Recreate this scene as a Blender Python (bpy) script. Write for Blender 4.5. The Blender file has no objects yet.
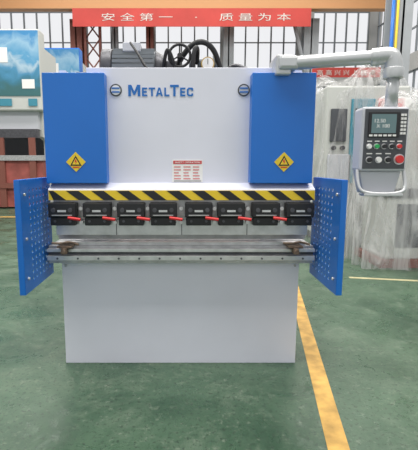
import bpy, bmesh, math, random
from mathutils import Vector, Matrix
random.seed(4)
S=bpy.context.scene
try: S.view_settings.view_transform='Standard'
except Exception: pass

# ---------------- materials
def mat(name,col,rough=.5,metal=0,emit=None,es=0,noise=0,nscale=8,bump=0,trans=0,alpha=1,spec=None,coat=0):
    m=bpy.data.materials.new(name); m.use_nodes=True
    nt=m.node_tree; b=nt.nodes['Principled BSDF']
    b.inputs['Base Color'].default_value=(*col,1); b.inputs['Roughness'].default_value=rough
    b.inputs['Metallic'].default_value=metal
    if coat: b.inputs['Coat Weight'].default_value=coat
    if trans: b.inputs['Transmission Weight'].default_value=trans
    b.inputs['Alpha'].default_value=alpha
    if emit: b.inputs['Emission Color'].default_value=(*emit,1); b.inputs['Emission Strength'].default_value=es
    if noise or bump:
        tc=nt.nodes.new('ShaderNodeTexCoord'); n=nt.nodes.new('ShaderNodeTexNoise')
        n.inputs['Scale'].default_value=nscale; n.inputs['Detail'].default_value=6
        nt.links.new(tc.outputs['Object'],n.inputs['Vector'])
        if noise:
            r=nt.nodes.new('ShaderNodeValToRGB')
            r.color_ramp.elements[0].position=.3; r.color_ramp.elements[1].position=.7
            r.color_ramp.elements[0].color=(*[c*(1-noise) for c in col],1)
            r.color_ramp.elements[1].color=(*[min(1,c*(1+noise)) for c in col],1)
            nt.links.new(n.outputs['Fac'],r.inputs['Fac']); nt.links.new(r.outputs['Color'],b.inputs['Base Color'])
        if bump:
            bp=nt.nodes.new('ShaderNodeBump'); bp.inputs['Strength'].default_value=bump
            nt.links.new(n.outputs['Fac'],bp.inputs['Height']); nt.links.new(bp.outputs['Normal'],b.inputs['Normal'])
    return m
WHITE=mat('painted_white',(.73,.735,.82),.40,noise=.03,nscale=2.5)
WHITE2=mat('painted_grey_white',(.55,.56,.60),.45)
BLUE=mat('painted_blue',(.008,.155,.58),.35,noise=.04,nscale=2)
BLUE2=mat('painted_blue_panel',(.008,.14,.50),.42)
LOGO=mat('logo_blue',(.01,.15,.50),.5)
STEEL=mat('ground_steel',(.64,.64,.64),.34,.6,noise=.15,nscale=14)
STEEL2=mat('brushed_steel',(.48,.48,.48),.40,.55,noise=.18,nscale=20)
DSTEEL=mat('dark_steel',(.10,.10,.11),.45,.6,noise=.2,nscale=20)
BLACK=mat('black_plastic',(.012,.012,.014),.4)
RUBBER=mat('rubber_hose',(.02,.02,.022),.55)
RED=mat('red_plastic',(.65,.03,.03),.4)
REDP=mat('red_print',(.6,.04,.04),.6)
YEL=mat('yellow_paint',(.85,.60,.03),.5)
GRN=mat('green_plastic',(.02,.4,.1),.4)
LABEL=mat('label_white',(.85,.84,.82),.5)
RUST=mat('oiled_iron',(.17,.12,.085),.6,.3,noise=.5,nscale=40)
MOTOR=mat('motor_grey',(.19,.21,.23),.5,.2)
BRASS=mat('brass',(.55,.38,.14),.35,.9)
GREY=mat('panel_grey',(.07,.075,.085),.45)
ALU=mat('arm_aluminium',(.56,.57,.58),.35,.35)
SCREEN=mat('lcd_screen',(.05,.09,.09),.15,emit=(.25,.4,.42),es=.22)
CONC=mat('concrete_paint',(.38,.40,.42),.8,noise=.06,nscale=2)
WALLM=mat('wall_paint',(.42,.42,.41),.85,noise=.05,nscale=1.5)
BEIGE=mat('crane_orange',(.48,.24,.10),.6)
FRAME=mat('window_frame_grey',(.24,.26,.28),.6)
BROWN=mat('column_brown',(.22,.075,.055),.7)
REDM=mat('machinery_red_oxide',(.34,.09,.075),.6,noise=.3,nscale=3)
BANNER=mat('banner_red',(.45,.045,.035),.7,noise=.12,nscale=1)
LABEL2=mat('banner_white_print',(.58,.52,.48),.7)
CEIL=mat('ceiling_steel',(.45,.47,.48),.7)
TEAL=mat('teal_paint',(.05,.25,.34),.45)
CREAM=mat('machine_cream',(.55,.56,.53),.5)
PINK=mat('pink_foam_wrap',(.55,.28,.27),.6,noise=.2,nscale=5)
LINE=mat('line_yellow',(.54,.32,.08),.6,noise=.35,nscale=9)
LINEW=mat('line_pale',(.46,.42,.24),.6,noise=.2,nscale=9)

def floormat():
    m=bpy.data.materials.new('green_epoxy_floor'); m.use_nodes=True; nt=m.node_tree; b=nt.nodes['Principled BSDF']
    tc=nt.nodes.new('ShaderNodeTexCoord')
    def noise(s,d=8,r=.6,dist=0):
        n=nt.nodes.new('ShaderNodeTexNoise'); n.inputs['Scale'].default_value=s; n.inputs['Detail'].default_value=d; n.inputs['Roughness'].default_value=r; n.inputs['Distortion'].default_value=dist
        nt.links.new(tc.outputs['Object'],n.inputs['Vector']); return n
    def ramp(src,p0,c0,p1,c1):
        r=nt.nodes.new('ShaderNodeValToRGB'); e=r.color_ramp.elements
        e[0].position=p0; e[0].color=(*c0,1); e[1].position=p1; e[1].color=(*c1,1)
        nt.links.new(src.outputs['Fac'],r.inputs['Fac']); return r
    def mix(f,a,col):
        x=nt.nodes.new('ShaderNodeMixRGB'); x.inputs['Color2'].default_value=(*col,1)
        nt.links.new(f.outputs['Color'],x.inputs['Fac']); nt.links.new(a.outputs['Color'],x.inputs['Color1']); return x
    n1=noise(1.1,10,.7,.4); n2=noise(18,8,.8); n3=noise(2.6,12,.82,.6); n4=noise(45,4,.7)
    base=ramp(n1,.38,(.028,.068,.038),.62,(.075,.135,.082))
    x=mix(ramp(n3,.50,(0,0,0),.64,(.7,.7,.7)),base,(.13,.18,.125))
    x=mix(ramp(n2,.55,(0,0,0),.67,(.7,.7,.7)),x,(.21,.25,.19))
    x=mix(ramp(n4,.55,(0,0,0),.63,(.7,.7,.7)),x,(.022,.036,.025))
    nt.links.new(x.outputs['Color'],b.inputs['Base Color'])
    mr=nt.nodes.new('ShaderNodeMapRange'); mr.inputs['From Min'].default_value=.35; mr.inputs['From Max'].default_value=.65; mr.inputs['To Min'].default_value=.16; mr.inputs['To Max'].default_value=.6
    nt.links.new(n3.outputs['Fac'],mr.inputs['Value']); nt.links.new(mr.outputs['Result'],b.inputs['Roughness'])
    bp=nt.nodes.new('ShaderNodeBump'); bp.inputs['Strength'].default_value=.09
    nt.links.new(n2.outputs['Fac'],bp.inputs['Height']); nt.links.new(bp.outputs['Normal'],b.inputs['Normal'])
    return m
FLOOR=floormat()
def printmat():
    m=bpy.data.materials.new('printed_blue_white_wrap'); m.use_nodes=True; nt=m.node_tree; b=nt.nodes['Principled BSDF']
    tc=nt.nodes.new('ShaderNodeTexCoord'); n=nt.nodes.new('ShaderNodeTexNoise'); n.inputs['Scale'].default_value=2.2; n.inputs['Detail'].default_value=8; n.inputs['Distortion'].default_value=.8
    sp=nt.nodes.new('ShaderNodeSeparateXYZ'); nt.links.new(tc.outputs['Generated'],sp.inputs['Vector'])
    ad=nt.nodes.new('ShaderNodeMath'); ad.operation='MULTIPLY_ADD'; ad.inputs[1].default_value=.6; nt.links.new(n.outputs['Fac'],ad.inputs[0]); nt.links.new(sp.outputs['Z'],ad.inputs[2])
    sb=nt.nodes.new('ShaderNodeMath'); sb.operation='SUBTRACT'; sb.inputs[1].default_value=.3; nt.links.new(ad.outputs[0],sb.inputs[0])
    r=nt.nodes.new('ShaderNodeValToRGB'); e=r.color_ramp.elements
    e[0].position=.10; e[0].color=(.05,.15,.16,1); e[1].position=.95; e[1].color=(.06,.26,.52,1)
    for p,c in ((.28,(.05,.20,.30)),(.40,(.08,.28,.46)),(.52,(.42,.56,.66)),(.60,(.10,.33,.55)),(.80,(.30,.50,.66))):
        k=e.new(p); k.color=(*c,1)
    nt.links.new(tc.outputs['Object'],n.inputs['Vector']); nt.links.new(sb.outputs[0],r.inputs['Fac']); nt.links.new(r.outputs['Color'],b.inputs['Base Color'])
    b.inputs['Roughness'].default_value=.3
    return m
PRINT=printmat()
def plastmat(name,a0,a1):
    m=bpy.data.materials.new(name); m.use_nodes=True; nt=m.node_tree; b=nt.nodes['Principled BSDF']
    b.inputs['Base Color'].default_value=(.68,.68,.68,1); b.inputs['Roughness'].default_value=.2
    tc=nt.nodes.new('ShaderNodeTexCoord'); mp=nt.nodes.new('ShaderNodeMapping'); mp.inputs['Scale'].default_value=(7,7,1.1); mp.inputs['Rotation'].default_value=(.35,.3,0)
    n=nt.nodes.new('ShaderNodeTexNoise'); n.inputs['Scale'].default_value=1; n.inputs['Detail'].default_value=5; n.inputs['Distortion'].default_value=1.2
    nt.links.new(tc.outputs['Object'],mp.inputs['Vector']); nt.links.new(mp.outputs['Vector'],n.inputs['Vector'])
    bp=nt.nodes.new('ShaderNodeBump'); bp.inputs['Strength'].default_value=.9; bp.inputs['Distance'].default_value=.08
    nt.links.new(n.outputs['Fac'],bp.inputs['Height']); nt.links.new(bp.outputs['Normal'],b.inputs['Normal'])
    mr=nt.nodes.new('ShaderNodeMapRange'); mr.inputs['From Min'].default_value=.35; mr.inputs['From Max'].default_value=.65; mr.inputs['To Min'].default_value=a0; mr.inputs['To Max'].default_value=a1
    nt.links.new(n.outputs['Fac'],mr.inputs['Value']); nt.links.new(mr.outputs['Result'],b.inputs['Alpha'])
    return m
PLAST=plastmat('plastic_sheet',.08,.66); PLAST2=plastmat('plastic_sheet_clear',.0,.45)

# ---------------- helpers
def empty(name,loc):
    o=bpy.data.objects.new(name,None); o.location=loc; S.collection.objects.link(o); o.empty_display_size=.2; return o
def par(o,p):
    if p:
        o.parent=p; o.matrix_parent_inverse=Matrix.Translation(-p.location)
def mk(name,bm,m,p=None,bevel=0,smooth=False,seg=2):
    me=bpy.data.meshes.new(name); bmesh.ops.recalc_face_normals(bm,faces=bm.faces); bm.to_mesh(me); bm.free()
    if m: me.materials.append(m)
    if smooth:
        for f in me.polygons: f.use_smooth=True
    o=bpy.data.objects.new(name,me); S.collection.objects.link(o)
    if bevel:
        b=o.modifiers.new('b','BEVEL'); b.width=bevel; b.segments=seg; b.limit_method='ANGLE'
    par(o,p); return o
def addbox(bm,x0,x1,y0,y1,z0,z1):
    vs=[bm.verts.new(c) for c in ((x0,y0,z0),(x1,y0,z0),(x1,y1,z0),(x0,y1,z0),(x0,y0,z1),(x1,y0,z1),(x1,y1,z1),(x0,y1,z1))]
    for f in ((0,1,2,3),(4,5,6,7),(0,1,5,4),(1,2,6,5),(2,3,7,6),(3,0,4,7)): bm.faces.new([vs[i] for i in f])
def box(name,x0,x1,y0,y1,z0,z1,m,p=None,bevel=0):
    bm=bmesh.new(); addbox(bm,x0,x1,y0,y1,z0,z1); return mk(name,bm,m,p,bevel)
def boxes(name,L,m,p=None,bevel=0):
    bm=bmesh.new()
    for a in L: addbox(bm,*a)
    return mk(name,bm,m,p,bevel)
def addcyl(bm,a,b,r,r2=None,seg=24):
    a=Vector(a); b=Vector(b); d=b-a; q=d.to_track_quat('Z','Y').to_matrix().to_4x4()
    bmesh.ops.create_cone(bm,cap_ends=True,segments=seg,radius1=r,radius2=r if r2 is None else r2,depth=d.length,matrix=Matrix.Translation((a+b)/2)@q)
def cyl(name,a,b,r,m,p=None,r2=None,seg=24,bevel=0):
    bm=bmesh.new(); addcyl(bm,a,b,r,r2,seg); o=mk(name,bm,m,p,bevel)
    for f in o.data.polygons: f.use_smooth=len(f.vertices)==4
    return o
def cyls(name,L,m,p=None,seg=16):
    bm=bmesh.new()
    for a in L: addcyl(bm,a[0],a[1],a[2],a[3] if len(a)>3 else None,seg)
    o=mk(name,bm,m,p)
    for f in o.data.polygons: f.use_smooth=len(f.vertices)==4
    return o
def prism(name,pts,axis,c0,c1,m,p=None,bevel=0):
    bm=bmesh.new()
    def P(a,c): return (c,a[0],a[1]) if axis=='x' else ((a[0],c,a[1]) if axis=='y' else (a[0],a[1],c))
    A=[bm.verts.new(P(a,c0)) for a in pts]; B=[bm.verts.new(P(a,c1)) for a in pts]
    bm.faces.new(A); bm.faces.new(B[::-1]); n=len(pts)
    for i in range(n): bm.faces.new((A[i],A[(i+1)%n],B[(i+1)%n],B[i]))
    return mk(name,bm,m,p,bevel)
def tube(name,pts,r,m,p=None,smooth=True,cyclic=False):
    c=bpy.data.curves.new(name,'CURVE'); c.dimensions='3D'; c.bevel_depth=r; c.bevel_resolution=5; c.resolution_u=10; c.use_fill_caps=True
    if smooth:
        s=c.splines.new('NURBS'); s.points.add(len(pts)-1); s.order_u=3; s.use_endpoint_u=True
    else:
        s=c.splines.new('POLY'); s.points.add(len(pts)-1)
    s.use_cyclic_u=cyclic
    for i,q in enumerate(pts): s.points[i].co=(*q,1)
    o=bpy.data.objects.new(name,c); S.collection.objects.link(o); c.materials.append(m); par(o,p); return o
def text(name,body,x0,x1,y,z0,m,p,ext=.001,off=0,h=None,rotz=0):
    c=bpy.data.curves.new(name,'FONT'); c.body=body; c.extrude=ext; c.offset=off
    o=bpy.data.objects.new(name,c); S.collection.objects.link(o); c.materials.append(m)
    bpy.context.view_layer.update(); w,hh=o.dimensions.x,o.dimensions.y
    k=(x1-x0)/w; ky=k if h is None else h/hh
    bb=o.bound_box; mx=min(v[0] for v in bb); mz=min(v[1] for v in bb)
    o.scale=(k,ky,1); o.rotation_euler=(math.pi/2,0,rotz); o.location=(x0-mx*k,y,z0-mz*ky); par(o,p); return o
def glyph(name,ch,x0,x1,y,z0,h,m,p):
    G={'M':[(0,0),(.22,0),(.22,.62),(.42,.12),(.58,.12),(.78,.62),(.78,0),(1,0),(1,1),(.74,1),(.5,.42),(.26,1),(0,1)],
       'T':[(.37,0),(.63,0),(.63,.80),(1,.80),(1,1),(0,1),(0,.80),(.37,.80)],
       'E':[(0,0),(1,0),(1,.2),(.32,.2),(.32,.4),(.9,.4),(.9,.6),(.32,.6),(.32,.8),(1,.8),(1,1),(0,1)],
       'L':[(0,0),(1,0),(1,.2),(.32,.2),(.32,1),(0,1)],
       'A':[(0,0),(.26,0),(.33,.2),(.67,.2),(.74,0),(1,0),(.64,1),(.36,1)],
       'C':[(.25,0),(.85,0),(1,.12),(1,.34),(.72,.34),(.72,.2),(.36,.2),(.28,.3),(.28,.7),(.36,.8),(.72,.8),(.72,.66),(1,.66),(1,.88),(.85,1),(.25,1),(0,.8),(0,.2)]}
    prism(name,[(x0+a*(x1-x0),z0+b*h) for a,b in G[ch]],'y',y-.0015,y,m,p)
    if ch=='A':
        w=x1-x0; prism(name+'_counter',[(x0+.40*w,z0+.40*h),(x0+.60*w,z0+.40*h),(x0+.5*w,z0+.74*h)],'y',y-.002,y-.0014,WHITE,p)

# ---------------- room
bm=bmesh.new(); addbox(bm,-9.5,9.5,-8,22,-.1,0); mk('floor',bm,FLOOR)
def strip(name,a,b,w,m):
    a=Vector((*a,0)); b=Vector((*b,0)); d=(b-a).normalized(); n=Vector((-d.y,d.x,0))*w/2
    return prism(name,[((a+n).x,(a+n).y),((b+n).x,(b+n).y),((b-n).x,(b-n).y),((a-n).x,(a-n).y)],'z',0,.002,m)
strip('floor_marking_line',(.45,.3),(1.46,6.0),.10,LINE)
strip('floor_marking_line',(-9,10.3),(-3.9,10.3),.16,LINE)
strip('floor_marking_line',(1.9,4.7),(5.5,4.0),.06,LINEW)
YB=22
wx=[(-9.3,-5.5),(-4.9,-1.9),(-1.5,1.8),(2.4,5.6),(6.4,9.2)]
zb=[(1.2,5.2),(5.9,10.2)]
L=[(-9.5,9.5,YB,YB+.3,0,1.2),(-9.5,9.5,YB,YB+.3,5.2,5.9),(-9.5,9.5,YB,YB+.3,10.2,11)]
xs=[-9.5]+[v for a in wx for v in a]+[9.5]
for i in range(0,len(xs),2):
    for z0,z1 in zb: L.append((xs[i],xs[i+1],YB,YB+.3,z0,z1))
boxes('wall_back',L,WALLM)
k=1
for a,b in wx:
    for z0,z1 in zb:
        F=[(a,b,YB+.08,YB+.16,z0,z0+.07),(a,b,YB+.08,YB+.16,z1-.07,z1)]
        n=round((b-a)/.62)
        for i in range(n+1):
            x=a+(b-a)*i/n; F.append((max(a,x-.035),min(b,x+.035),YB+.08,YB+.16,z0,z1))
        nz=round((z1-z0)/1.3)
        for i in range(1,nz):
            z=z0+(z1-z0)*i/nz; F.append((a,b,YB+.09,YB+.15,z-.025,z+.025))
        boxes('window_%d'%k,F,FRAME); k+=1
for nm,xa,xb in (('wall_right',9.5,9.8),('wall_left',-9.8,-9.5)):
    L=[(xa,xb,-8,22.3,0,1.2),(xa,xb,-8,22.3,5.2,5.9),(xa,xb,-8,22.3,10.2,11)]
    for y in range(-8,23,5): L+= [(xa,xb,y,min(22.3,y+.7),1.2,5.2),(xa,xb,y,min(22.3,y+.7),5.9,10.2)]
    boxes(nm,L,WALLM)
    F=[]
    for y in range(-8,22,5):
        for z0,z1 in zb:
            for i in range(8):
                yy=y+.7+i*4.3/7; F.append((xa+.1,xa+.18,yy-.03,yy+.03,z0,z1))
            for i in range(5):
                z=z0+(z1-z0)*i/4; F.append((xa+.1,xa+.18,y+.7,y+5,z-.03,z+.03))
    boxes('window_%d'%k,F,FRAME); k+=1
boxes('ceiling',[(-9.8,9.8,-8,-1,11,11.2),(-9.8,9.8,2,7,11,11.2),(-9.8,9.8,10,15,11,11.2),(-9.8,9.8,18,22.3,11,11.2)],CEIL)
def hcol(name,x,y,w,d,m,h=8.1):
    e=empty(name,(x,y,0))
    boxes('flanges',[(x-w/2,x+w/2,y-d/2,y-d/2+.04,0.03,h),(x-w/2,x+w/2,y+d/2-.04,y+d/2,0.03,h),(x-.03,x+.03,y-d/2,y+d/2,0.03,h)],m,e)
    box('base_plate',x-w*.7,x+w*.7,y-d*.7,y+d*.7,0,.03,m,e); return e
hcol('steel_column',2.1,21.4,.5,.6,CONC)
c=hcol('steel_column',6.0,21.2,.7,.6,CONC)
cyls('brace',[((6.0,20.85,4.8),(5.1,20.85,8.0),.09)],CONC,c,10)
hcol('steel_column',-5.2,21.3,.55,.6,BROWN)
hcol('steel_column',-1.7,21.4,.35,.5,BROWN)
hcol('steel_column',-3.4,21.5,.25,.4,CONC)
c=hcol('steel_column',6.35,13.2,.55,.6,CONC)
cyl('conduit_blue',(6.0,12.8,0.05),(6.0,12.8,8.1),.05,BLUE,c)
cyl('conduit_yellow',(6.13,12.8,0.05),(6.13,12.8,8.1),.035,YEL,c)
c=empty('lattice_column',(-4.35,20.8,0))
boxes('chords',[(-4.75,-4.65,20.7,20.9,0,8.1),(-4.05,-3.95,20.7,20.9,0,8.1)],BROWN,c)
cyls('lacing',[((-4.7,20.8,z),(-4.0,20.8,z+.9),.035) for z in [.1+.88*i for i in range(9)]]+[((-4.0,20.8,z),(-4.7,20.8,z+.9),.035) for z in [.1+.88*i for i in range(9)]],BROWN,c,8)
g=empty('overhead_crane_girder',(0,20,8.15))
box('girder_web',-9.4,9.4,19.9,20.1,8.25,9.0,BEIGE,g)
boxes('girder_flanges',[(-9.4,9.4,19.8,20.2,8.15,8.25),(-9.4,9.4,19.8,20.2,9.0,9.1)],BEIGE,g)
b=empty('red_slogan_banner',(0.3,19.7,7.3))
box('banner_cloth',-5.0,5.6,19.70,19.73,7.36,8.13,BANNER,b)
text('banner_lettering','安 全 第 一     ·     质 量 为 本',-3.7,4.7,19.69,7.60,LABEL2,b,.004,0,h=.32)
b2=empty('red_slogan_banner',(7,18.5,5.2))
box('banner_cloth',5.4,8.3,18.5,18.53,4.95,5.35,BANNER,b2)
text('banner_lettering','高 高 兴 兴 上 班 来',5.6,8.1,18.49,5.03,LABEL2,b2,.004,0,h=.22)

# ---------------- main machine
PB=empty('press_brake',(-.03,3.0,0))
prof=[(2.64,0),(3.6,0),(3.7,.3),(3.7,1.75),(3.55,1.87),(2.68,1.87),(2.68,1.16),(2.95,1.08),(2.98,.92),(2.9,.80),(2.64,.69)]
prism('side_frame_left',prof,'x',-.775,-.735,WHITE,PB)
prism('side_frame_right',prof,'x',.68,.72,WHITE,PB)
box('base_front_plate',-.785,.727,2.60,2.64,0,.70,WHITE,PB,.003)
box('base_cross_beam',-.735,.68,3.3,3.4,.1,.5,WHITE,PB)
box('oil_tank',-.70,.65,3.0,3.5,1.45,1.80,WHITE2,PB,.01)
box('ram_plate',-.585,.525,2.58,2.66,1.12,1.865,WHITE,PB,.004)
prism('ram_lower_beam',[(2.50,1.085),(2.50,1.150),(2.575,1.185),(2.66,1.185),(2.66,1.085)],'x',-.818,.778,WHITE,PB,.002)
for nm,x0,x1 in (('cylinder_cover_left',-.825,-.465),('cylinder_cover_right',.388,.757)):
    box(nm,x0,x1,2.50,2.80,1.186,1.82,BLUE,PB,.004)
box('hazard_band',-.814,.774,2.494,2.5,1.086,1.143,YEL,PB)
bm=bmesh.new(); per=.150; x=-.86; z0,z1=1.0865,1.1425; sl=.075
while x<.80:
    q=[(x+sl,z0),(x+sl+per*.5,z0),(x+per*.5,z1),(x,z1)]
    q=[(min(.773,max(-.813,a)),c) for a,c in q]
    if q[1][0]-q[0][0]>.003 or q[2][0]-q[3][0]>.003:
        A=[bm.verts.new((a,2.4925,c)) for a,c in q]
        try: bm.faces.new(A)
        except Exception: pass
    x+=per
mk('hazard_stripes',bm,BLACK,PB)
box('punch_holder',-.80,.76,2.53,2.62,.965,1.086,STEEL2,PB,.002)
prism('upper_punch',[(2.55,.965),(2.60,.965),(2.60,.90),(2.585,.835),(2.58,.835),(2.55,.88)],'x',-.79,.75,STEEL,PB)
box('punch_face_bar',-.79,.75,2.535,2.55,.868,.96,STEEL,PB,.002)
boxes('punch_segment_gaps',[(x-.002,x+.002,2.533,2.536,.868,.96) for x in (-.42,-.02,.38)],DSTEEL,PB)
cx=[-.73,-.525,-.322,-.130,.082,.275,.482,.685]
for i,c in enumerate(cx):
    box('clamp_body_%d'%i,c-.082,c+.082,2.462,2.53,.985,1.072,BLACK,PB,.006)
    box('clamp_lower_jaw_%d'%i,c-.075,c+.075,2.475,2.53,.935,.983,BLACK,PB,.005)
    cyls('clamp_bolts_%d'%i,[((c+d,2.455,1.03),(c+d,2.47,1.03),.013) for d in (-.05,.05)]+[((c+d,2.468,.962),(c+d,2.48,.962),.008) for d in (-.045,.045)],DSTEEL,PB)
    box('clamp_scale_%d'%i,c-.025,c+.025,2.459,2.463,1.018,1.030,STEEL,PB)
    boxes('clamp_slot_%d'%i,[(c-.06,c+.06,2.458,2.464,.996,1.002)],STEEL2,PB)
    if i<7:
        m=(cx[i]+cx[i+1])/2
        tube('clamp_lever_%d'%i,[(c+.04,2.45,.985),(c+.075,2.44,.982),(c+.115,2.435,.976)],.009,RED,PB)
        cyls('adjust_bolts_%d'%i,[((m+.0,2.50,1.035),(m+.0,2.53,1.035),.012),((m,2.505,.95),(m,2.54,.95),.011)],STEEL,PB)
# table
box('work_table',-.843,.793,2.535,2.78,.69,.80,STEEL2,PB,.003)
boxes('table_front_rail',[(-.843,.793,2.50,2.535,.768,.788),(-.843,.793,2.50,2.535,.715,.745)],STEEL,PB,.002)
box('table_t_slot',-.843,.793,2.528,2.5355,.748,.766,DSTEEL,PB)
prism('lower_die',[(2.56,.80),(2.64,.80),(2.64,.818),(2.612,.822),(2.60,.812),(2.588,.822),(2.56,.818)],'x',-.79,.75,STEEL,PB)
cyls('table_bolts',[((-.78+i*.125,2.496,.728),(-.78+i*.125,2.51,.728),.006) for i in range(13)],DSTEEL,PB)
for j,xx in enumerate((-.77,.62)):
    boxes('sheet_support_%d'%j,[(xx,xx+.09,2.46,2.56,.800,.812),(xx+.03,xx+.06,2.44,2.50,.765,.80)],RUST,PB,.003)
    tube('sheet_support_wire_%d'%j,[(xx-.03,2.47,.83),(xx+.03,2.46,.825),(xx+.07,2.48,.84),(xx+.13,2.47,.82)],.007,RUST,PB)
    cyl('support_knob_%d'%j,(xx+.045,2.43,.78),(xx+.045,2.46,.78),.014,RUST,PB)
box('back_gauge_beam',-.73,.67,3.05,3.12,.78,.86,DSTEEL,PB)
cyls('base_bolts',[((x,2.594,.66),(x,2.602,.66),.008) for x in (-.76,.70)],STEEL2,PB)
def guard(name,xc,sgn):
    y0,y1,zz0,zz1=2.18,2.66,.60,1.215
    ny,nz=6,14; bm=bmesh.new(); my=.10; mz=.04
    cy=(y1-.04-(y0+my))/ny; cz=(zz1-zz0-2*mz)/nz
    ya,yb=y0+my,y1-.04
    def V(y,z): return bm.verts.new((xc,y,z))
    def Q(a,b,c,d): bm.faces.new([V(a,c),V(b,c),V(b,d),V(a,d)])
    Q(y0,ya,zz0,zz1); Q(yb,y1,zz0,zz1); Q(ya,yb,zz0,zz0+mz); Q(ya,yb,zz1-mz,zz1)
    for i in range(ny):
        for j in range(nz):
            a=ya+i*cy; c=zz0+mz+j*cz; mY=a+cy/2; mZ=c+cz/2; r=.0105
            outer=[(a,c),(mY,c),(a+cy,c),(a+cy,mZ),(a+cy,c+cz),(mY,c+cz),(a,c+cz),(a,mZ)]
            inner=[(mY+r*math.cos(t),mZ+r*math.sin(t)) for t in [math.radians(225+45*k) for k in range(8)]]
            O=[V(*q) for q in outer]; I=[V(*q) for q in inner]
            for k in range(8): bm.faces.new((O[k],O[(k+1)%8],I[(k+1)%8],I[k]))
    bmesh.ops.remove_doubles(bm,verts=bm.verts,dist=1e-5)
    o=mk(name,bm,BLUE2,PB); s=o.modifiers.new('s','SOLIDIFY'); s.thickness=.004; s.offset=0
    xo=xc+sgn*.03
    boxes(name+'_flange',[(min(xc,xo),max(xc,xo),y0-.003,y0+.003,zz0,zz1),(min(xc,xo),max(xc,xo),y0,y1,zz0-.003,zz0+.003),(min(xc,xo),max(xc,xo),y0,y1,zz1-.003,zz1+.003),(min(xc,xo),max(xc,xo),y1-.003,y1+.003,zz0,zz1)],BLUE,PB)
    boxes(name+'_bracket',[(min(xc,xc-sgn*.03),max(xc,xc-sgn*.03),2.6,2.68,.70,.78),(min(xc,xc-sgn*.12),max(xc,xc-sgn*.12),2.62,2.67,1.10,1.15)],WHITE2,PB)
    cyls(name+'_bolts',[((xc-sgn*.012,2.22,z),(xc,2.22,z),.008) for z in (.68,.9,1.14)],STEEL,PB)
guard('guard_panel_left',-.860,-1); guard('guard_panel_right',.815,1)
# logo
zb0=1.700; xcur=-.338; yy=2.579
for i,(ch,wd,hh,gap) in enumerate((('M',.072,.066,.010),('E',.031,.050,.009),('T',.038,.050,.004),('A',.042,.050,.009),('L',.030,.050,.004),('T',.052,.066,.008),('E',.031,.050,.009),('C',.038,.050,0))):
    glyph('logo_letter_%d'%i,ch,xcur,xcur+wd,yy,zb0,hh,LOGO,PB); xcur+=wd+gap
for j,xx in enumerate((-.412,.350)):
    cyl('emblem_ring_%d'%j,(xx,2.576,1.735),(xx,2.581,1.735),.036,GREY,PB,seg=40)
    cyl('emblem_disc_%d'%j,(xx,2.574,1.735),(xx,2.580,1.735),.028,LABEL if j==0 else WHITE2,PB,seg=40)
    boxes('emblem_mark_%d'%j,[(xx-.024,xx+.024,2.572,2.575,1.742,1.750),(xx-.024,xx+.024,2.572,2.575,1.720,1.728)],LOGO,PB)
for j,xx in enumerate((-.645,.585)):
    z=1.312; r=.058
    prism('warning_sticker_%d'%j,[(xx-r,z),(xx,z-r),(xx+r,z),(xx,z+r)],'y',2.4975,2.50,YEL,PB)
    prism('warning_frame_%d'%j,[(xx-.034,z-.022),(xx+.034,z-.022),(xx,z+.038)],'y',2.4965,2.4975,BLACK,PB)
    prism('warning_symbol_%d'%j,[(xx-.022,z-.015),(xx+.022,z-.015),(xx,z+.024)],'y',2.4955,2.4965,YEL,PB)
    prism('warning_bolt_%d'%j,[(xx-.004,z+.014),(xx+.005,z+.014),(xx+.001,z+.003),(xx+.008,z+.003),(xx-.003,z-.013),(xx,z-.001),(xx-.007,z-.001)],'y',2.495,2.4955,RED,PB)
    boxes('warning_print_%d'%j,[(xx-.02,xx+.02,2.4965,2.4975,z-.034,z-.028)],RED,PB)
box('safety_notice_plate',-.078,.108,2.577,2.58,1.19,1.325,LABEL,PB)
box('safety_notice_header',-.072,.102,2.576,2.577,1.300,1.320,REDP,PB)
text('safety_notice_heading','SAFETY OPERATION',-.062,.092,2.5755,1.305,LABEL,PB,.0003,.01,h=.010)
L=[]
for r in range(5):
    for cc in range(3):
        a=-.068+cc*.058; w=.046-random.random()*.018; L.append((a,a+w,2.576,2.577,1.280-r*.018,1.285-r*.018))
boxes('safety_notice_print',L,REDP,PB)
box('safety_notice_footer',-.068,.10,2.576,2.577,1.195,1.199,DSTEEL,PB)
# top equipment
Ymo=3.05
cyl('motor_body',(-.50,Ymo,1.955),(-.20,Ymo,1.955),.115,MOTOR,PB,seg=36)
boxes('motor_fins',[(-.49,-.21,Ymo+.128*math.cos(t)-.003,Ymo+.128*math.cos(t)+.003,1.955+.128*math.sin(t)-.014,1.955+.128*math.sin(t)+.006) for t in [math.radians(15*k) for k in range(0,24)]],MOTOR,PB)
cyl('motor_fan_cover',(-.57,Ymo,1.955),(-.495,Ymo,1.955),.132,DSTEEL,PB,seg=36,bevel=.01)
box('motor_terminal_box',-.42,-.30,Ymo-.10,Ymo+.02,2.05,2.11,WHITE2,PB,.006)
cyl('motor_bell',(-.20,Ymo,1.955),(-.13,Ymo,1.955),.12,DSTEEL,PB,r2=.08,seg=30)
box('motor_foot',-.48,-.22,Ymo-.1,Ymo+.1,1.80,1.86,DSTEEL,PB)
box('pump_block',-.13,-.03,Ymo-.06,Ymo+.06,1.86,2.0,DSTEEL,PB,.006)
box('valve_manifold',.02,.26,2.95,3.10,1.80,1.94,DSTEEL,PB,.005)
cyls('valves',[((.05,2.98,1.93),(.05,2.98,2.02),.022),((.11,2.98,1.93),(.11,2.98,2.0),.026),((.21,2.98,1.93),(.21,2.98,2.03),.022)],MOTOR,PB)
cyl('pressure_gauge',(.15,2.88,1.955),(.15,2.92,1.955),.044,BRASS,PB,seg=30)
cyl('pressure_gauge_face',(.15,2.876,1.955),(.15,2.88,1.955),.037,LABEL,PB,seg=30)
box('pressure_gauge_needle',.148,.152,2.874,2.876,1.95,1.985,BLACK,PB)
hx,hy,hz=-.035,2.86,2.0
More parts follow.
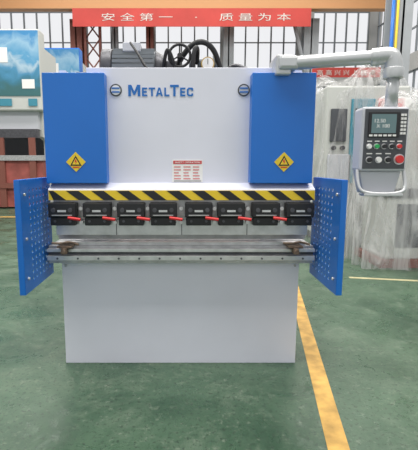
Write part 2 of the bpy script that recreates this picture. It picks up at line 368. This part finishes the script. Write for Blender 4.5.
tube('hand_wheel_rim',[(hx+.07*math.cos(t),hy,hz+.07*math.sin(t)) for t in [math.radians(15*k) for k in range(24)]],.009,BLACK,PB,False,True)
cyls('hand_wheel_spokes',[((hx,hy,hz),(hx+.07*math.cos(t),hy,hz+.07*math.sin(t)),.005) for t in [math.radians(90+120*k) for k in range(3)]]+[((hx,hy-.015,hz),(hx,hy+.14,hz-.03),.016)],BLACK,PB)
tube('hydraulic_hose_0',[(-.06,2.98,1.95),(0,2.92,2.05),(.10,2.90,2.11),(.19,2.93,2.07),(.24,2.98,1.95),(.27,2.98,1.86)],.018,RUBBER,PB)
tube('hydraulic_hose_1',[(.08,2.98,1.98),(.09,2.86,2.06),(.05,2.82,2.03),(.05,2.85,1.86)],.014,RUBBER,PB)
tube('hydraulic_hose_2',[(-.15,2.9,1.88),(-.13,2.82,2.0),(-.10,2.8,2.04),(-.06,2.86,1.9)],.012,RUBBER,PB)
tube('hydraulic_pipe_0',[(.24,2.98,1.88),(.30,2.9,1.95),(.38,2.85,1.93),(.45,2.8,1.87)],.014,DSTEEL,PB)
tube('cable_0',[(-.36,2.9,2.09),(-.30,2.8,2.0),(-.25,2.75,1.9),(-.2,2.75,1.86)],.008,RUBBER,PB)
cyls('cylinder_heads',[((-.64,2.75,1.82),(-.64,2.75,1.86),.07),((.57,2.75,1.82),(.57,2.75,1.86),.07)],DSTEEL,PB)
# control arm
box('arm_mount',.515,.60,2.46,2.66,1.80,1.91,ALU,PB,.008)
box('arm_mount_cap',.525,.64,2.44,2.56,1.825,1.905,ALU,PB,.02)
tube('arm_tube',[(.56,2.50,1.867),(1.04,2.34,1.867)],.036,ALU,PB,False)
cyl('arm_tube_seam_0',(.60,2.487,1.867),(.615,2.482,1.867),.039,DSTEEL,PB)
cyl('arm_elbow_collar',(1.00,2.353,1.867),(1.04,2.34,1.867),.045,ALU,PB,bevel=.004)
tube('arm_elbow',[(1.03,2.343,1.867),(1.075,2.328,1.872),(1.105,2.318,1.855),(1.108,2.317,1.80)],.045,ALU,PB)
cyl('arm_swivel',(1.108,2.317,1.75),(1.108,2.317,1.805),.051,ALU,PB,bevel=.004)
cyl('arm_drop_tube',(1.108,2.317,1.60),(1.108,2.317,1.77),.032,ALU,PB)
x0,x1=.940,1.190; yf=2.27
box('control_housing',x0,x1,yf,yf+.12,1.262,1.60,WHITE2,PB,.015)
prism('control_housing_lower',[(x0+.01,1.262),(x1-.01,1.262),(x1-.04,1.14),(x0+.04,1.14)],'y',yf+.03,yf+.12,WHITE2,PB,.006)
box('control_face',x0+.012,x1-.012,yf-.004,yf+.002,1.275,1.588,GREY,PB,.002)
box('control_screen_bezel',x0+.03,x1-.055,yf-.010,yf-.003,1.44,1.572,BLACK,PB,.003)
box('control_screen',x0+.045,x1-.075,yf-.012,yf-.009,1.462,1.56,SCREEN,PB)
boxes('control_keys',[(x1-.05+i*.016,x1-.038+i*.016,yf-.010,yf-.003,1.455+j*.019,1.467+j*.019) for i in range(2) for j in range(6)],LABEL,PB)
boxes('control_soft_keys',[(x0+.035+i*.025,x0+.053+i*.025,yf-.012,yf-.009,1.445,1.455) for i in range(6)],LABEL,PB)
boxes('control_label_strips',[(x0+.03+i*.04,x0+.055+i*.04,yf-.006,yf-.003,1.417,1.423) for i in range(5)]+[(x0+.03+i*.05,x0+.06+i*.05,yf-.006,yf-.003,1.352,1.358) for i in range(3)],LABEL,PB)
text('screen_print','12.50\n  X 100',x0+.060,x1-.11,yf-.0125,1.49,LABEL,PB,.0003,h=.045)
def btn(n,x,z,r,m):
    cyl(n+'_ring',(x,yf-.008,z),(x,yf,z),r*1.35,STEEL,PB,seg=20); cyl(n,(x,yf-.02,z),(x,yf-.006,z),r,m,PB,seg=20)
for i,(mm) in enumerate((LABEL,GRN,BLACK,BLACK,RED)): btn('push_button_%d'%i,x0+.04+i*.04,1.393,.011,mm)
for i,(mm) in enumerate((BLACK,LABEL,BLACK)): btn('selector_%d'%i,x0+.045+i*.05,1.322,.013,mm)
btn('emergency_stop',x1-.045,1.325,.021,RED)
tube('control_handle',[(x0+.0,yf+.03,1.27),(x0-.01,yf-.0,1.18),(x0+.03,yf-.02,1.14),(x1-.03,yf-.02,1.14),(x1+.01,yf,1.18),(x1,yf+.03,1.27)],.010,ALU,PB)
box('control_shelf',x0+.02,x1-.02,yf-.03,yf+.04,1.128,1.143,ALU,PB,.004)

# ---------------- background machines, left
def bigpress(name,x0,x1,y0,y1,h):
    e=empty(name,((x0+x1)/2,(y0+y1)/2,0))
    w=x1-x0
    prof=[(y0+.5,0),(y1,0),(y1,h-.3),(y0+.4,h-.3),(y0+.4,h*.42),(y0+.9,h*.40),(y0+.9,h*.3),(y0+.5,h*.28)]
    prism('frame_left',prof,'x',x0+.15,x0+.3,CREAM,e); prism('frame_right',prof,'x',x1-.3,x1-.15,CREAM,e)
    box('upper_cowl',x0,x1,y0,y0+.5,h*.56,h,BLUE if y0>15 else CREAM,e,.04)
    n=max(1,round(w/1.25))
    for i in range(n):
        a=x0+.03+i*w/n; bq=x0+w/n-.02+i*w/n
        box('printed_panel_%d'%i,a,bq,y0-.02,y0,h*.64,h*.99,PRINT,e)
        boxes('panel_stickers_%d'%i,[(a+.15,a+.5,y0-.03,y0-.02,h*.82,h*.90),(bq-.5,bq-.15,y0-.03,y0-.02,h*.68,h*.73)],LABEL,e)
        boxes('panel_labels_%d'%i,[(a+.1,a+.55,y0-.03,y0-.02,h*.585,h*.625),(bq-.35,bq-.1,y0-.03,y0-.02,h*.585,h*.625)],BLUE if i%2 else TEAL,e)
    box('ram',x0+.2,x1-.2,y0+.2,y0+.45,h*.46,h*.56,WHITE2,e)
    box('clamp_rail',x0+.2,x1-.2,y0+.12,y0+.3,h*.41,h*.46,DSTEEL,e)
    box('rear_panel',x0+.3,x1-.3,y1-.1,y1-.05,.1,h*.5,GREY,e)
    box('bed',x0+.1,x1-.1,y0+.1,y0+.45,.05,h*.28,REDM,e)
    box('bed_rail',x0+.05,x1-.05,y0,y0+.5,h*.28,h*.31,STEEL2,e)
    boxes('bed_posts',[(x0+.2+i*.9,x0+.38+i*.9,y0+.02,y0+.1,.05,h*.41) for i in range(int((w-.4)/.9)+1)]+[(x0+.1,x1-.1,y0+.0,y0+.06,h*.12,h*.15)],BROWN,e)
    boxes('feet',[(x0,x0+.4,y0,y1,0,.06),(x1-.4,x1,y0,y1,0,.06)],DSTEEL,e)
bigpress('large_press_machine',-8.3,-4.05,12.2,14.2,5.0)
bigpress('large_press_machine',-6.6,-3.95,16.4,18.2,5.6)
# ---------------- right machines
def shell(name,e,cx,cy,w,d,h,seed,mt):
    R=random.Random(seed); bm=bmesh.new(); N=180; M=30
    ph=[R.random()*6.28 for _ in range(8)]; rings=[]
    def prof(t):
        s=1.06-.16*t+.05*math.sin(5*t+ph[6])*(1-t)
        if t>.86: s*=math.sqrt(max(0,1-((t-.86)/.15)**2))*.55+.45
        return s
    for j in range(M+1):
        t=j/M; ring=[]
        for i in range(N):
            a=2*math.pi*i/N; c,s=math.cos(a),math.sin(a)
            q=1/(abs(c)**5+abs(s)**5)**.2
            amp=(1-t)**.7+.25
            f=.035*amp*math.sin(a*13+ph[0]+1.2*t)+.022*amp*math.sin(a*21+ph[1]-2.0*t)+.03*math.sin(a*5+ph[2]+4*t)
            rr=q*prof(t)*(1+f)
            ztop=h*(1+.04*math.sin(a*2+ph[5])+.02*math.sin(a*5+ph[4]))
            ring.append(bm.verts.new((cx+w/2*rr*c,cy+d/2*rr*s,ztop*t)))
        rings.append(ring)
    for j in range(M):
        for i in range(N): bm.faces.new((rings[j][i],rings[j][(i+1)%N],rings[j+1][(i+1)%N],rings[j+1][i]))
    bm.faces.new(rings[-1])
    mk(name,bm,mt,e,smooth=True)
e=empty('machine_tool_cabinet',(2.9,7.5,0))
box('cabinet_body',2.2,3.5,6.7,8.2,.12,2.5,CREAM,e,.03)
box('cabinet_plinth',2.25,3.45,6.75,8.1,0,.12,DSTEEL,e)
box('cabinet_door',2.25,2.62,6.67,6.7,.3,1.45,WHITE2,e,.01)
box('cabinet_window',2.27,2.52,6.66,6.7,1.65,2.15,GREY,e,.01)
box('cabinet_teal_panel',2.58,2.95,6.67,6.7,1.0,2.3,TEAL,e,.01)
box('cabinet_display',2.64,2.84,6.65,6.67,1.75,2.15,BLACK,e)
box('cabinet_red_band',3.0,3.4,6.67,6.7,1.6,2.3,RED,e)
cyls('cabinet_knobs',[((2.33,6.64,1.55),(2.33,6.7,1.55),.035),((2.47,6.64,1.55),(2.47,6.7,1.55),.035)],DSTEEL,e)
shell('plastic_cover',e,2.85,7.45,1.62,1.75,2.75,11,PLAST2)
def wrapped(name,cx,cy,w,d,h,seed):
    e=empty(name,(cx,cy,0)); shell('plastic_cover',e,cx,cy,w,d,h,seed,PLAST)
    a,b_=w*.36,d*.36
    box('inner_base',cx-a,cx+a,cy-b_,cy+b_,.1,h*.42,CREAM,e,.02)
    box('inner_column',cx-a*.9,cx+a*.5,cy-b_*.8,cy+b_,h*.42,h*.93,CREAM,e,.02)
    box('inner_red_guard',cx-a*.3,cx+a*.8,cy-b_,cy-b_*.8,h*.60,h*.86,RED,e,.01)
    box('inner_foam_block',cx-a*.2,cx+a*.95,cy-b_*1.08,cy-b_*1.0,h*.16,h*.40,PINK,e,.01)
    box('inner_dark_table',cx-a*1.05,cx+a*1.05,cy-b_*1.05,cy+b_*.2,h*.42,h*.47,DSTEEL,e,.01)
    box('inner_door',cx-a*.8,cx-a*.3,cy-b_*1.02,cy-b_,h*.12,h*.38,GREY,e,.01)
    box('pallet',cx-w*.4,cx+w*.4,cy-d*.4,cy+d*.4,0.0,.10,BROWN,e)
wrapped('plastic_wrapped_machine',3.12,5.55,1.65,1.0,2.12,3)
wrapped('plastic_wrapped_machine',5.1,8.6,1.8,1.6,2.7,8)

# ---------------- lights
w=bpy.data.worlds.new('sky'); S.world=w; w.use_nodes=True
bg=w.node_tree.nodes['Background']; bg.inputs['Color'].default_value=(.97,.975,1,1); bg.inputs['Strength'].default_value=.90
def area(name,loc,sx,sy,power,rot=(0,0,0),col=(1,.97,.92)):
    l=bpy.data.lights.new(name,'AREA'); l.shape='RECTANGLE'; l.size=sx; l.size_y=sy; l.energy=power; l.color=col
    o=bpy.data.objects.new(name,l); o.location=loc; o.rotation_euler=rot; S.collection.objects.link(o)
for y,pw in ((.5,1750),(8.5,1300),(16.5,1000)): area('added_overhead_lamp',(0,y,11.0),16,2.6,pw)  # area lamps added in the unseen ceiling openings to brighten the hall
cam=bpy.data.cameras.new('camera'); co=bpy.data.objects.new('camera',cam); S.collection.objects.link(co)
co.location=(0,0,1.3); co.rotation_euler=(math.radians(90-8.3),0,0); cam.lens=33.44; cam.sensor_width=36; cam.shift_x=24/450; cam.clip_end=200
S.camera=co
